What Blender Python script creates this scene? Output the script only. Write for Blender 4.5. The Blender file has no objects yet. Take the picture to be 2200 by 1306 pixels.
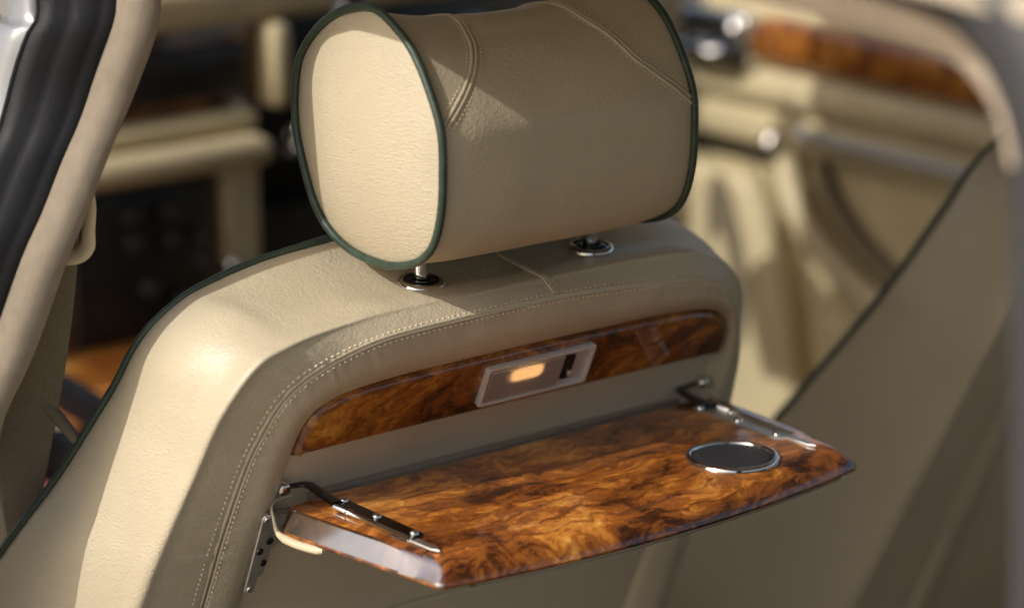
import bpy, math, random
import numpy as np
from mathutils import Vector, Matrix
random.seed(4); RNG = np.random.default_rng(4)
scn = bpy.context.scene
COL = scn.collection
R = math.radians

# ------------------------------------------------------------------ camera
cam_d = bpy.data.cameras.new('camera'); cam = bpy.data.objects.new('camera', cam_d); COL.objects.link(cam)
PITCH, HEAD = R(15.7), R(38.8)
cam.location = (-1.0602, -1.4119, 0.4830)
cam.rotation_euler = (R(90) - PITCH, 0, -HEAD)
cam_d.sensor_width = 36.0
cam_d.lens = 36.0 * 6100 / 2200
cam_d.clip_start = 0.05; cam_d.clip_end = 4000
cam_d.dof.use_dof = True
cam_d.dof.focus_distance = 1.80
cam_d.dof.aperture_fstop = 3.3
cam_d.dof.aperture_blades = 0
scn.camera = cam

# ------------------------------------------------------------------ light
L = Vector((1.30, -0.10, -1.0)).normalized()          # direction the sunlight travels
sun_d = bpy.data.lights.new('sun', 'SUN'); sun = bpy.data.objects.new('sun', sun_d); COL.objects.link(sun)
sun_d.energy = 2.75; sun_d.angle = R(0.53); sun_d.color = (1.0, 0.965, 0.91)
sun.rotation_euler = L.to_track_quat('-Z', 'Y').to_euler()
sun.location = (-3, 0, 4)
world = bpy.data.worlds.new('World'); scn.world = world; world.use_nodes = True
wn = world.node_tree.nodes; wl = world.node_tree.links
sky = wn.new('ShaderNodeTexSky'); sky.sky_type = 'NISHITA'; sky.sun_disc = False
sky.sun_elevation = math.asin(-L.z)
sky.sun_rotation = math.atan2(-L.x, -L.y)
sky.air_density = 1.0; sky.dust_density = 4.0; sky.ozone_density = 1.0
wl.new(sky.outputs[0], wn['Background'].inputs[0]); wn['Background'].inputs[1].default_value = 0.15

vs = scn.view_settings
scn.display_settings.display_device = 'sRGB'
vs.view_transform = 'Standard'; vs.look = 'None'; vs.gamma = 1.0; vs.use_curve_mapping = False
vs.exposure = 0.04
scn.render.engine = 'CYCLES'
cy = scn.cycles
cy.use_denoising = True
cy.max_bounces = 10; cy.diffuse_bounces = 6; cy.glossy_bounces = 5; cy.transmission_bounces = 6
cy.sample_clamp_indirect = 6.0; cy.caustics_reflective = False; cy.caustics_refractive = False

# ------------------------------------------------------------------ material helpers
def new_mat(name):
    m = bpy.data.materials.new(name); m.use_nodes = True
    nt = m.node_tree; return m, nt, nt.nodes['Principled BSDF']
def nd(nt, t, **kw):
    n = nt.nodes.new(t)
    for k, v in kw.items(): setattr(n, k, v)
    return n
def ramp(nt, stops, interp='LINEAR'):
    r = nd(nt, 'ShaderNodeValToRGB'); cr = r.color_ramp; cr.interpolation = interp
    while len(cr.elements) < len(stops): cr.elements.new(0.5)
    for e, (p, c) in zip(cr.elements, stops): e.position = p; e.color = (*c, 1)
    return r
def mapping(nt, scale=(1, 1, 1), rot=(0, 0, 0), src=None):
    if src is None: src = nd(nt, 'ShaderNodeTexCoord').outputs['Object']
    mp = nd(nt, 'ShaderNodeMapping'); mp.inputs['Scale'].default_value = scale; mp.inputs['Rotation'].default_value = rot
    nt.links.new(src, mp.inputs[0]); return mp.outputs[0]
def noise(nt, vec, scale, detail=2, rough=0.5, dist=0.0):
    n = nd(nt, 'ShaderNodeTexNoise'); n.inputs['Scale'].default_value = scale; n.inputs['Detail'].default_value = detail
    n.inputs['Roughness'].default_value = rough; n.inputs['Distortion'].default_value = dist
    nt.links.new(vec, n.inputs['Vector']); return n
def math_n(nt, op, a, b=None, clamp=False):
    n = nd(nt, 'ShaderNodeMath', operation=op); n.use_clamp = clamp
    for i, x in enumerate((a, b)):
        if x is None: continue
        if isinstance(x, (int, float)): n.inputs[i].default_value = x
        else: nt.links.new(x, n.inputs[i])
    return n.outputs[0]
def bump(nt, h, dist, strength=1.0, nrm=None):
    b = nd(nt, 'ShaderNodeBump'); b.inputs['Distance'].default_value = dist; b.inputs['Strength'].default_value = strength
    nt.links.new(h, b.inputs['Height'])
    if nrm is not None: nt.links.new(nrm, b.inputs['Normal'])
    return b.outputs[0]

def leather(name, col, wrinkle=0.0, wscale=(170, 170, 420), rough=0.46, grain=0.00022, rot=(0, 0, 0)):
    m, nt, b = new_mat(name)
    v = mapping(nt)
    big = noise(nt, v, 9, 3).outputs[0]
    c = tuple(col)
    dark = tuple(x * .90 for x in c); lite = tuple(min(1, x * 1.06) for x in c)
    rp = ramp(nt, [(0.3, dark), (0.7, lite)]); nt.links.new(big, rp.inputs[0])
    nt.links.new(rp.outputs[0], b.inputs['Base Color'])
    vo = nd(nt, 'ShaderNodeTexVoronoi'); vo.inputs['Scale'].default_value = 520
    warp = noise(nt, v, 300, 2)
    mx = nd(nt, 'ShaderNodeVectorMath', operation='MULTIPLY_ADD'); nt.links.new(warp.outputs['Color'], mx.inputs[0])
    mx.inputs[1].default_value = (.0022,) * 3; nt.links.new(v, mx.inputs[2])
    nt.links.new(mx.outputs[0], vo.inputs['Vector'])
    g = math_n(nt, 'SUBTRACT', 1.0, vo.outputs['Distance'])
    nrm = bump(nt, g, grain, 0.8)
    if wrinkle:
        # long fine creases: ridged stretched noise, present in patches
        wv = nd(nt, 'ShaderNodeVectorMath', operation='MULTIPLY_ADD')
        wn1 = noise(nt, v, 26, 2); nt.links.new(wn1.outputs['Color'], wv.inputs[0]); wv.inputs[1].default_value = (.006,) * 3
        nt.links.new(v, wv.inputs[2])
        w = noise(nt, mapping(nt, wscale, rot, wv.outputs[0]), 1.0, 2, 0.5, 0.5).outputs[0]
        rd = math_n(nt, 'ABSOLUTE', math_n(nt, 'SUBTRACT', w, 0.5))
        rd = math_n(nt, 'POWER', math_n(nt, 'MULTIPLY', rd, 3.2, True), 0.6)
        patch = noise(nt, v, 18, 2).outputs[0]
        pr = ramp(nt, [(0.34, (.35,) * 3), (0.62, (1,) * 3)]); nt.links.new(patch, pr.inputs[0])
        h = math_n(nt, 'MULTIPLY', rd, pr.outputs[0])
        nrm = bump(nt, h, wrinkle, 0.9, nrm)
    soft = noise(nt, v, 55, 3).outputs[0]
    nrm = bump(nt, soft, 0.0011, 0.5, nrm)
    nt.links.new(nrm, b.inputs['Normal'])
    rr = nd(nt, 'ShaderNodeMapRange'); nt.links.new(noise(nt, v, 70, 3).outputs[0], rr.inputs[0])
    rr.inputs[3].default_value = rough - .05; rr.inputs[4].default_value = rough + .07
    nt.links.new(rr.outputs[0], b.inputs['Roughness'])
    b.inputs['Specular IOR Level'].default_value = 0.5
    return m

def plain(name, col, rough=0.5, metal=0.0, var=0.08, scale=40, bmp=0.0, coat=0.0, spec=0.5):
    m, nt, b = new_mat(name)
    v = mapping(nt)
    n = noise(nt, v, scale, 4).outputs[0]
    rp = ramp(nt, [(0.3, tuple(x * (1 - var) for x in col)), (0.7, tuple(min(1, x * (1 + var)) for x in col))])
    nt.links.new(n, rp.inputs[0]); nt.links.new(rp.outputs[0], b.inputs['Base Color'])
    b.inputs['Metallic'].default_value = metal; b.inputs['Specular IOR Level'].default_value = spec
    mr = nd(nt, 'ShaderNodeMapRange'); nt.links.new(noise(nt, v, scale * 3, 3).outputs[0], mr.inputs[0])
    mr.inputs[3].default_value = max(.02, rough * .8); mr.inputs[4].default_value = rough * 1.2
    nt.links.new(mr.outputs[0], b.inputs['Roughness'])
    b.inputs['Coat Weight'].default_value = coat; b.inputs['Coat Roughness'].default_value = .05
    if bmp: nt.links.new(bump(nt, noise(nt, v, scale * 14, 2).outputs[0], bmp, .7), b.inputs['Normal'])
    return m

def walnut(name, stretch=(1, 1, 1), seed=0.0, gain=1.0, shift=0.0, straight=False):
    """Burr walnut veneer under a thick clear lacquer."""
    m, nt, b = new_mat(name)
    tc = nd(nt, 'ShaderNodeTexCoord').outputs['Object']
    mp = nd(nt, 'ShaderNodeMapping'); mp.inputs['Scale'].default_value = stretch; mp.inputs['Location'].default_value = (seed, seed * .7, seed * .3)
    nt.links.new(tc, mp.inputs[0]); v = mp.outputs[0]
    def warp(v, scale, amt, detail=2):
        n = noise(nt, v, scale, detail)
        s = nd(nt, 'ShaderNodeVectorMath', operation='SUBTRACT'); nt.links.new(n.outputs['Color'], s.inputs[0]); s.inputs[1].default_value = (.5,) * 3
        a = nd(nt, 'ShaderNodeVectorMath', operation='MULTIPLY_ADD'); nt.links.new(s.outputs[0], a.inputs[0]); a.inputs[1].default_value = (amt,) * 3
        nt.links.new(v, a.inputs[2]); return a.outputs[0]
    w1 = warp(v, 6, .12); w2 = warp(w1, 22, .040, 3); w3 = warp(w2, 80, .010, 3)
    fig = noise(nt, mapping(nt, (.75, 1.25, 1.25), (0, 0, R(-14)), w2), 16, 9, .68).outputs[0]               # big clouds of figure
    flame = noise(nt, w3, 60, 9, .74).outputs[0]             # feathered flames
    st = mapping(nt, (1.0, 5.0, 5.0) if straight else (1.0, 3.4, 3.4), (0, 0, R(8)), w2)
    fibre = noise(nt, st, 95, 5, .7).outputs[0]
    a = math_n(nt, 'MULTIPLY', fig, 0.64); c = math_n(nt, 'MULTIPLY', flame, 0.32); f = math_n(nt, 'MULTIPLY', fibre, 0.16)
    t = math_n(nt, 'ADD', math_n(nt, 'ADD', a, c), f)
    t = math_n(nt, 'ADD', t, shift - .06)
    G = lambda c: tuple(min(1, x * gain) for x in c)
    rp = ramp(nt, [(0.32, G((.010, .004, .002))), (0.395, G((.045, .014, .005))), (0.432, G((.10, .029, .008))), (0.452, G((.22, .066, .013))), (0.515, G((.33, .105, .017))),
                   (0.534, G((.52, .185, .030))), (0.585, G((.62, .26, .045))), (0.600, G((.76, .38, .08)))])
    nt.links.new(t, rp.inputs[0])
    # dark growth lines winding along the figure
    lines = nd(nt, 'ShaderNodeTexWave', wave_type='BANDS', bands_direction='Y'); lines.inputs['Scale'].default_value = 17
    lines.inputs['Distortion'].default_value = 5; lines.inputs['Detail'].default_value = 3; lines.inputs['Detail Scale'].default_value = 2.2
    nt.links.new(w2, lines.inputs['Vector'])
    lr = ramp(nt, [(0.0, (.30, .22, .18)), (0.10, (.72, .66, .6)), (0.28, (1, 1, 1))]); nt.links.new(lines.outputs[0], lr.inputs[0])
    mul = nd(nt, 'ShaderNodeMix', data_type='RGBA', blend_type='MULTIPLY'); mul.inputs['Factor'].default_value = .65
    nt.links.new(rp.outputs[0], mul.inputs['A']); nt.links.new(lr.outputs[0], mul.inputs['B'])
    # pores and pin knots
    po = noise(nt, mapping(nt, (1, 2.5, 2.5), (0, 0, 0), w3), 520, 2).outputs[0]
    pr = ramp(nt, [(0.30, (.55, .5, .45)), (0.45, (1, 1, 1))]); nt.links.new(po, pr.inputs[0])
    mul2 = nd(nt, 'ShaderNodeMix', data_type='RGBA', blend_type='MULTIPLY'); mul2.inputs['Factor'].default_value = .6
    nt.links.new(mul.outputs['Result'], mul2.inputs['A']); nt.links.new(pr.outputs[0], mul2.inputs['B'])
    nt.links.new(mul2.outputs['Result'], b.inputs['Base Color'])
    b.inputs['Roughness'].default_value = .38; b.inputs['Specular IOR Level'].default_value = .35
    b.inputs['Coat Weight'].default_value = 1.0; b.inputs['Coat Roughness'].default_value = .025; b.inputs['Coat IOR'].default_value = 1.5
    return m

CREAM = (.552, .475, .335)
M = {}
M['leather'] = leather('cream_leather', CREAM, 0.00034, (150, 150, 360), rough=.36)
M['leather_wrinkled'] = leather('creased_cream_leather', CREAM, 0.00040, (150, 150, 560), rough=.40)
M['leather_smooth'] = leather('smooth_cream_leather', CREAM, 0.00022, (170, 170, 380), rough=.46)
M['panel'] = leather('flat_cream_vinyl', (.61, .525, .375), 0.0, rough=.55, grain=.00008)
M['thread'] = plain('cream_thread', (.72, .62, .45), .6)
M['green'] = plain('dark_green_leather', (.034, .056, .038), .34, var=.25, scale=120, bmp=.0004)
M['chrome'] = plain('chrome', (.78, .78, .76), .07, 1.0, .03)
M['steel'] = plain('plated_steel', (.82, .80, .76), .40, 1.0, .12, 90)
M['dark_steel'] = plain('dark_plated_steel', (.10, .095, .09), .22, 1.0, .2, 60)
M['black'] = plain('black_plastic', (.010, .010, .012), .16, var=.2)
M['mat'] = plain('grey_rubber_mat', (.014, .014, .016), .75, var=.35, scale=300, bmp=.0004)
M['rubber'] = plain('black_rubber_seal', (.010, .010, .011), .6, var=.3, scale=30, bmp=.0002, spec=.3)
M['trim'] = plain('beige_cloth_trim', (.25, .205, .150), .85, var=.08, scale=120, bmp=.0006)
M['brightened_trim'] = plain('brightened_pink_beige_trim', (.60, .49, .38), .85, var=.06, scale=120, bmp=.0006)  # rail trim, its colour lightened to stand for light bounced onto it
M['cream_plastic'] = plain('cream_plastic', (.66, .56, .38), .35, var=.05)
M['cream_dash'] = plain('cream_dashboard_leather', (.58, .49, .30), .5, var=.08, scale=20)
M['webbing'] = plain('brown_grey_webbing', (.20, .165, .115), .8, var=.12, scale=400, bmp=.0004)
M['carpet'] = plain('dark_brown_carpet', (.045, .038, .030), .95, var=.3, scale=90, bmp=.002)
M['red_carpet'] = plain('red_brown_cloth', (.32, .10, .09), .85, var=.3, scale=60)
M['headliner'] = plain('beige_headliner', (.52, .44, .33), .9, var=.05, scale=60)
M['paint'] = plain('grey_silver_paint', (.24, .245, .25), .3, .1, .04, 12, coat=1.0)
M['grey_frame'] = plain('grey_frame_paint', (.045, .045, .048), .45, var=.06, scale=18)
M['grey_plastic'] = plain('blue_grey_plastic', (.06, .065, .078), .4, var=.1)
M['grey_strip'] = plain('pale_grey_strip', (.42, .41, .37), .3, var=.05)  # pale colour put in for bright reflections on the chrome door strip
M['grey_pillar'] = plain('grey_pillar_trim', (.050, .049, .052), .5, var=.06, scale=18)
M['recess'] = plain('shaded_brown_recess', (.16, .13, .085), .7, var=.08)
M['dark'] = plain('black_fascia', (.010, .009, .008), .35, var=.3)
M['knob'] = plain('grey_knob', (.028, .028, .030), .3, var=.1)
M['ground'] = plain('pale_gravel', (.40, .335, .245), .95, var=.2, scale=3)
M['walnut_table'] = walnut('burr_walnut_tray', (1.0, 1.15, 1.15), 0.37, 1.05, -.006)
M['walnut_strip'] = walnut('burr_walnut_strip', (1.0, 1.3, 1.3), 2.13, .75, .008)
M['walnut_sheen'] = walnut('burr_walnut_sky_sheen', (1, 1, 1), 3.3, .22, -.02)  # same walnut darkened, coat overdriven, to give the tray sides a pale sheen
_b = M['walnut_sheen'].node_tree.nodes['Principled BSDF']; _b.inputs['Coat IOR'].default_value = 3.6; _b.inputs['Coat Roughness'].default_value = .16; _b.inputs['Roughness'].default_value = .3; _b.inputs['Specular IOR Level'].default_value = .8
M['walnut_dash'] = walnut('walnut_dash', (1, 1, 1), 5.1, .45, -.02, True)
M['walnut_door'] = walnut('walnut_door', (1, 1, 1), 7.7, .75, .03, True)

def lens_mat():
    m, nt, b = new_mat('frosted_pink_lens')
    v = mapping(nt)
    wv = nd(nt, 'ShaderNodeTexWave', wave_type='BANDS', bands_direction='X'); wv.inputs['Scale'].default_value = 260
    nt.links.new(v, wv.inputs[0])
    nt.links.new(bump(nt, wv.outputs[0], .0004, .6), b.inputs['Normal'])
    b.inputs['Base Color'].default_value = (.90, .76, .70, 1); b.inputs['Roughness'].default_value = .48
    b.inputs['Transmission Weight'].default_value = .72; b.inputs['IOR'].default_value = 1.45
    return m
M['lens'] = lens_mat()
def clear_mat():
    m, nt, b = new_mat('milky_clear_plastic')
    n = noise(nt, mapping(nt), 60, 2).outputs[0]
    rp = ramp(nt, [(.3, (.72, .68, .62)), (.7, (.80, .76, .70))]); nt.links.new(n, rp.inputs[0]); nt.links.new(rp.outputs[0], b.inputs['Base Color'])
    b.inputs['Roughness'].default_value = .12; b.inputs['Transmission Weight'].default_value = .35; b.inputs['Coat Weight'].default_value = .5
    return m
M['clear'] = clear_mat()
def glow_mat():
    m, nt, b = new_mat('lit_filament_bulb')
    n = noise(nt, mapping(nt), 300, 3).outputs[0]
    rp = ramp(nt, [(.3, (1.0, .56, .17)), (.7, (1.0, .76, .36))]); nt.links.new(n, rp.inputs[0])
    nt.links.new(rp.outputs[0], b.inputs['Emission Color']); nt.links.new(rp.outputs[0], b.inputs['Base Color'])
    b.inputs['Emission Strength'].default_value = 2.6
    return m
M['glow'] = glow_mat()

# ------------------------------------------------------------------ object helpers
CUR = {'off': np.zeros(3)}
def empty(name, loc, label, cat, group=None):
    o = bpy.data.objects.new(name, None); COL.objects.link(o); o.location = loc
    o.empty_display_size = .05
    tag(o, label, cat, group); CUR['off'] = np.array(loc, float); return o
def tag(o, label=None, cat=None, group=None, kind=None):
    if label: o['label'] = label
    if cat: o['category'] = cat
    if group: o['group'] = group
    if kind: o['kind'] = kind
    return o
def mesh(name, V, Fc, mat, parent=None, smooth=True, kind=None, off=None, sharp=None):
    V = np.asarray(V, float)
    if parent is not None: V = V - CUR['off']
    me = bpy.data.meshes.new(name); me.from_pydata(V.tolist(), [], [tuple(int(i) for i in f) for f in Fc]); me.update()
    me.materials.append(M[mat] if isinstance(mat, str) else mat)
    if smooth:
        me.polygons.foreach_set('use_smooth', [True] * len(me.polygons))
        if sharp: me.set_sharp_from_angle(angle=R(sharp))
    o = bpy.data.objects.new(name, me); COL.objects.link(o)
    if parent is not None: o.parent = parent
    if kind: o['kind'] = kind
    return o
class Bag:
    def __init__(s): s.V = []; s.F = []; s.n = 0
    def add(s, V, F):
        s.V.append(np.asarray(V, float)); s.F += [tuple(i + s.n for i in f) for f in F]; s.n += len(V); return s
    def build(s, name, mat, parent=None, **k): return mesh(name, np.concatenate(s.V), s.F, mat, parent, **k)
def grid_faces(nu, nv, cu=False, cv=False):
    f = []
    for i in range(nu if cu else nu - 1):
        for j in range(nv if cv else nv - 1):
            a, b2 = i, (i + 1) % nu; c, d = j, (j + 1) % nv
            f.append((a * nv + c, b2 * nv + c, b2 * nv + d, a * nv + d))
    return f
def cr(P, t, closed=False):
    P = np.asarray(P, float); n = len(P); t = np.atleast_1d(np.asarray(t, float))
    if closed: i = np.floor(t).astype(int)
    else: i = np.clip(np.floor(t).astype(int), 0, n - 2)
    f = (t - i)[:, None]
    def g(k):
        idx = i + k
        if closed: return P[idx % n]
        lo = idx < 0; hi = idx > n - 1
        r = P[np.clip(idx, 0, n - 1)].copy()
        r[lo] = 2 * P[0] - P[1]; r[hi] = 2 * P[-1] - P[-2]
        return r
    p0, p1, p2, p3 = g(-1), g(0), g(1), g(2)
    return .5 * (2 * p1 + (-p0 + p2) * f + (2 * p0 - 5 * p1 + 4 * p2 - p3) * f ** 2 + (-p0 + 3 * p1 - 3 * p2 + p3) * f ** 3)
def smooth_path(P, n, closed=False):
    P = np.asarray(P, float); m = len(P) if closed else len(P) - 1
    Q = cr(P, np.linspace(0, m, 8 * m + 1)[:-1 if closed else None], closed)
    if closed: Q = np.vstack([Q, Q[:1]])
    d = np.r_[0, np.cumsum(np.linalg.norm(np.diff(Q, axis=0), axis=1))]
    s = np.linspace(0, d[-1], n + 1)[:-1] if closed else np.linspace(0, d[-1], n)
    return np.stack([np.interp(s, d, Q[:, k]) for k in range(Q.shape[1])], 1)
def unit(a): return a / np.maximum(np.linalg.norm(a, axis=-1, keepdims=True), 1e-12)
def tube(P, r, seg=10, closed=False, caps=True, flat=1.0, upv=None):
    P = np.asarray(P, float); n = len(P)
    T = unit((np.roll(P, -1, 0) - np.roll(P, 1, 0)) if closed else np.gradient(P, axis=0))
    u = np.array(upv if upv is not None else (0.3, 0.2, 1.0), float)
    N = []
    a = u - T[0] * (u @ T[0]); a = a / np.linalg.norm(a)
    for k in range(n):
        if upv is not None: a = u - T[k] * (u @ T[k])
        else: a = a - T[k] * (a @ T[k])
        a = a / max(np.linalg.norm(a), 1e-9); N.append(a.copy())
    N = np.array(N); B = np.cross(T, N)
    rr = np.broadcast_to(np.asarray(r, float), (n,))
    th = np.linspace(0, 2 * math.pi, seg, endpoint=False)
    V = P[:, None] + rr[:, None, None] * (np.cos(th)[None, :, None] * N[:, None] * flat + np.sin(th)[None, :, None] * B[:, None])
    F = grid_faces(n, seg, closed, True); V = V.reshape(-1, 3)
    if caps and not closed:
        F.append(tuple(range(seg))[::-1]); F.append(tuple(range((n - 1) * seg, n * seg)))
    return V, F
def lathe(prof, c, axis=(0, 0, 1), seg=40):
    ax = unit(np.array(axis, float)); a = np.cross(ax, (0, 1, 0.01)); a = unit(a); b = np.cross(ax, a)
    th = np.linspace(0, 2 * math.pi, seg, endpoint=False)
    V = [];
    for (r, h) in prof: V.append(np.array(c) + ax * h + r * (np.cos(th)[:, None] * a + np.sin(th)[:, None] * b))
    return np.concatenate(V), grid_faces(len(prof), seg, False, True)
def rings(rs, cap0=True, cap1=True):
    """stack of closed rings -> solid"""
    n = len(rs[0]); V = np.concatenate(rs); F = grid_faces(len(rs), n, False, True)
    if cap0: F.append(tuple(range(n))[::-1])
    if cap1: F.append(tuple(range((len(rs) - 1) * n, len(rs) * n)))
    return V, F
def inset(poly, d):
    """inward offset of a closed CCW 2D polygon"""
    P = np.asarray(poly, float); a = unit(P - np.roll(P, 1, 0)); b = unit(np.roll(P, -1, 0) - P)
    na = np.stack([-a[:, 1], a[:, 0]], 1); nb = np.stack([-b[:, 1], b[:, 0]], 1)
    m = unit(na + nb); k = 1 / np.maximum((m * na).sum(1), .35)
    return P + m * (d * k)[:, None]
def ccw(P):
    P = np.asarray(P, float); x, y = P[:, 0], P[:, 1]
    return P if (x * np.roll(y, -1) - np.roll(x, -1) * y).sum() > 0 else P[::-1]
def rrect(w, h, r, n=5):
    out = []
    for cx, cy, a0 in ((w/2-r, h/2-r, 0), (-w/2+r, h/2-r, 90), (-w/2+r, -h/2+r, 180), (w/2-r, -h/2+r, 270)):
        for k in range(n): a = R(a0 + 90 * k / (n - 1)); out.append((cx + r * math.cos(a), cy + r * math.sin(a)))
    return np.array(out)
def slab(poly, t, bev, frame):
    """bevelled plate: 2D outline -> solid. frame = (origin, ex, ey, ez); top at +t"""
    o, ex, ey, ez = [np.array(q, float) for q in frame]; P = ccw(poly)
    lv = [(0, 0)] + [(bev * (1 - math.cos(a)), t - bev + bev * math.sin(a)) for a in np.linspace(0, math.pi / 2, 4)]
    rs = []
    for d, h in lv:
        q = inset(P, d) if d > 0 else P
        rs.append(o + q[:, :1] * ex + q[:, 1:] * ey + h * ez)
    return rings(rs)
def box(lo, hi, bev=.003):
    lo = np.array(lo, float); hi = np.array(hi, float); c = (lo + hi) / 2; s = hi - lo
    bev = min(bev, min(s) * .45)
    P = rrect(s[0], s[1], bev, 3)
    rs = []
    for d, z in ((bev, 0), (bev * .3, bev * .3), (0, bev), (0, s[2] - bev), (bev * .3, s[2] - bev * .3), (bev, s[2])):
        q = inset(P, d) if d else P
        rs.append(np.c_[q + c[:2], np.full(len(q), lo[2] + z)])
    return rings(rs)

# ------------------------------------------------------------------ seat frame
RC = R(24)
VV = np.array([0, -math.sin(RC), math.cos(RC)]); WW = np.array([0, -math.cos(RC), -math.sin(RC)]); UU = np.array([1., 0, 0])
def S(q):
    q = np.asarray(q, float); return q[..., :1] * UU + q[..., 1:2] * VV + q[..., 2:3] * WW
UC = 0.0715

# ================================================================== SETTING
def sheet(name, x0, x1, y0, y1, z, mat):
    o = mesh(name, [(x0, y0, z), (x1, y0, z), (x1, y1, z), (x0, y1, z)], [(0, 1, 2, 3)], mat, smooth=False); o['kind'] = 'structure'; return o
sheet('ground', -1500, 1500, -1500, 1500, -1.05, 'ground')
V, Fc = box((-.32, -1.1, -.80), (1.22, 1.6, -.74), .01); mesh('floor', V, Fc, 'carpet', sharp=40)['kind'] = 'structure'
# roof shell: curved across the car, headliner below, painted skin above
rx = [(-.215, .327), (-.17, .352), (-.05, .385), (.15, .410), (.457, .42), (.76, .41), (.96, .385), (1.08, .352), (1.125, .327)]
Y0, Y1 = -1.05, .845
def roof(dz, name, mat):
    top = [(x, z + dz) for x, z in rx]; bot = [(x, z + dz - .006) for x, z in rx][::-1]
    ring = np.array(top + bot); ys = np.linspace(Y0, Y1, 13)
    V, Fc = rings([np.c_[ring[:, 0], np.full(len(ring), y), ring[:, 1] - .02 * max(0, (y - .3)) - .05 * max(0, (-.4 - y))] for y in ys])
    o = mesh(name, V, Fc, mat, sharp=50); o['kind'] = 'structure'; return o
roof(0, 'roof', 'paint'); roof(-.018, 'roof_lining', 'headliner')

V, Fc = box((-.20, -1.12, -.74), (1.16, -1.02, -.05), .03); mesh('rear_bulkhead', V, Fc, 'headliner', sharp=50)['kind'] = 'structure'
# ================================================================== NEAR SEAT
seat = empty('front_seat', (UC, .20, -.70), 'cream leather front seat with its walnut tray folded down behind it', 'car seat', 'front seats')

ST = dict(  # stations from the lower left corner, over the shoulder, to the middle of the top:   (u, v)
 seam=[(-.156,-.62),(-.155,-.40),(-.151,-.192),(-.150,-.134),(-.146,-.079),(-.140,-.052),(-.132,-.030),(-.121,-.017),(-.107,-.008),(-.093,-.002),(-.071,.0045),(-.047,.0072),(.003,.0090),(UC,.0098)],
 ridge=[(-.245,-.62),(-.222,-.40),(-.199,-.190),(-.191,-.132),(-.1805,-.078),(-.1735,-.041),(-.164,-.016),(-.1505,.001),(-.132,.0075),(-.112,.0105),(-.082,.012),(-.052,.0125),(.003,.0125),(UC,.0125)],
 pipe=[(-.36,-.62),(-.30,-.40),(-.235,-.210),(-.206,-.160),(-.185,-.112),(-.175,-.087),(-.168,-.062),(-.158,-.043),(-.141,-.027),(-.123,-.018),(-.090,-.008),(-.054,-.003),(.003,.0015),(UC,.0025)],
 edge=[(-.127,-.62),(-.125,-.40),(-.121,-.192),(-.117,-.134),(-.1135,-.082),(-.111,-.063),(-.107,-.0505),(-.101,-.043),(-.092,-.0375),(-.079,-.0335),(-.056,-.0305),(-.03,-.0290),(.003,-.0285),(UC,-.0280)])
WP = dict(seam=.048, ridge=.030, pipe=-.060, edge=.0455)
NST = len(ST['seam'])
# the inboard (right) side of the backrest is narrower; from the middle of the top outwards
SR = dict(
 seam=[(.140,.0050),(.187,-.0005),(.205,-.003),(.220,-.008),(.232,-.015),(.242,-.025),(.250,-.036),(.258,-.052),(.268,-.075),(.278,-.105),(.292,-.20),(.303,-.40),(.310,-.62)],
 ridge=[(.140,.0125),(.187,.0110),(.208,.0085),(.226,.0015),(.241,-.0065),(.253,-.017),(.2625,-.029),(.271,-.046),(.280,-.071),(.290,-.103),(.304,-.20),(.314,-.40),(.322,-.62)],
 pipe=[(.140,.0005),(.187,-.008),(.212,-.013),(.236,-.020),(.255,-.028),(.269,-.036),(.286,-.047),(.307,-.064),(.321,-.080),(.335,-.11),(.35,-.20),(.38,-.40),(.42,-.62)])
def full(c2, w, right=None):
    P = np.array([(u, v, w) for u, v in c2])
    if right: Q = np.array([(u, v, w) for u, v in right])
    else: Q = P[:-1][::-1].copy(); Q[:, 0] = 2 * UC - Q[:, 0]
    return np.vstack([P, Q])
seamP, ridgeP, pipeP, edgeP = [full(ST[k], WP[k], SR.get(k)) for k in ('seam', 'ridge', 'pipe', 'edge')]
pipeP[[0, 1, -1, -2], 2] = [-.10, -.085, -.10, -.085]
NS2 = len(seamP)
ridgeP[:, 2] = np.interp(np.arange(NS2), [0, 6, 9, 11, 14, 17, 20, 26], [.041, .041, .035, .030, .030, .032, .036, .036])
cen = np.array([UC, -.25, 0])
out = np.zeros((NS2, 3))
for k in range(NS2):                                            # outward direction in the u-v plane
    a = ridgeP[max(0, k - 1)]; b = ridgeP[min(NS2 - 1, k + 1)]; t = unit(b - a); out[k] = (-t[1], t[0], 0)
bul = np.interp(np.minimum(np.arange(NS2), NS2 - 1 - np.arange(NS2)), [0, 2, 4, 6, 8, 10, 13], [.000, .001, .005, .010, .008, -.003, -.0075])[:, None]
bul[15:] *= .5
midP = ridgeP * .52 + pipeP * .48 + out * bul
mid2 = ridgeP * .22 + pipeP * .78 + out * bul * .72
val = np.interp(np.arange(NS2), [0, 3, 5, 7, 9, 11, 26], [0, .0005, .002, .0035, .003, 0, 0])[:, None]
pre = ridgeP * .84 + pipeP * .16 + out * (bul * .40 - val)
post_r = ridgeP * .78 + seamP * .22 + np.array([0, 0, .0004])
sm1 = ridgeP * .20 + seamP * .80 + np.array([0, 0, .0006])
sm2 = seamP * .86 + edgeP * .14 + np.array([0, 0, .0022])
marg = seamP * .45 + edgeP * .55 + np.array([0, 0, .0052])
edg = edgeP + np.array([0, 0, .001])
def toward(P, d, w):
    c = np.array([UC, 0, 0]); Q = P.copy(); inward = -out * d; Q += inward; Q[:, 2] = w; return Q
floor_ = toward(edgeP, .005, .0385); floor2 = toward(edgeP, .006, .025)
fr1 = pipeP - out * .018 + np.array([0, 0, -.008]); fr2 = pipeP - out * .07 + np.array([0, 0, -.030])
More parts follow.
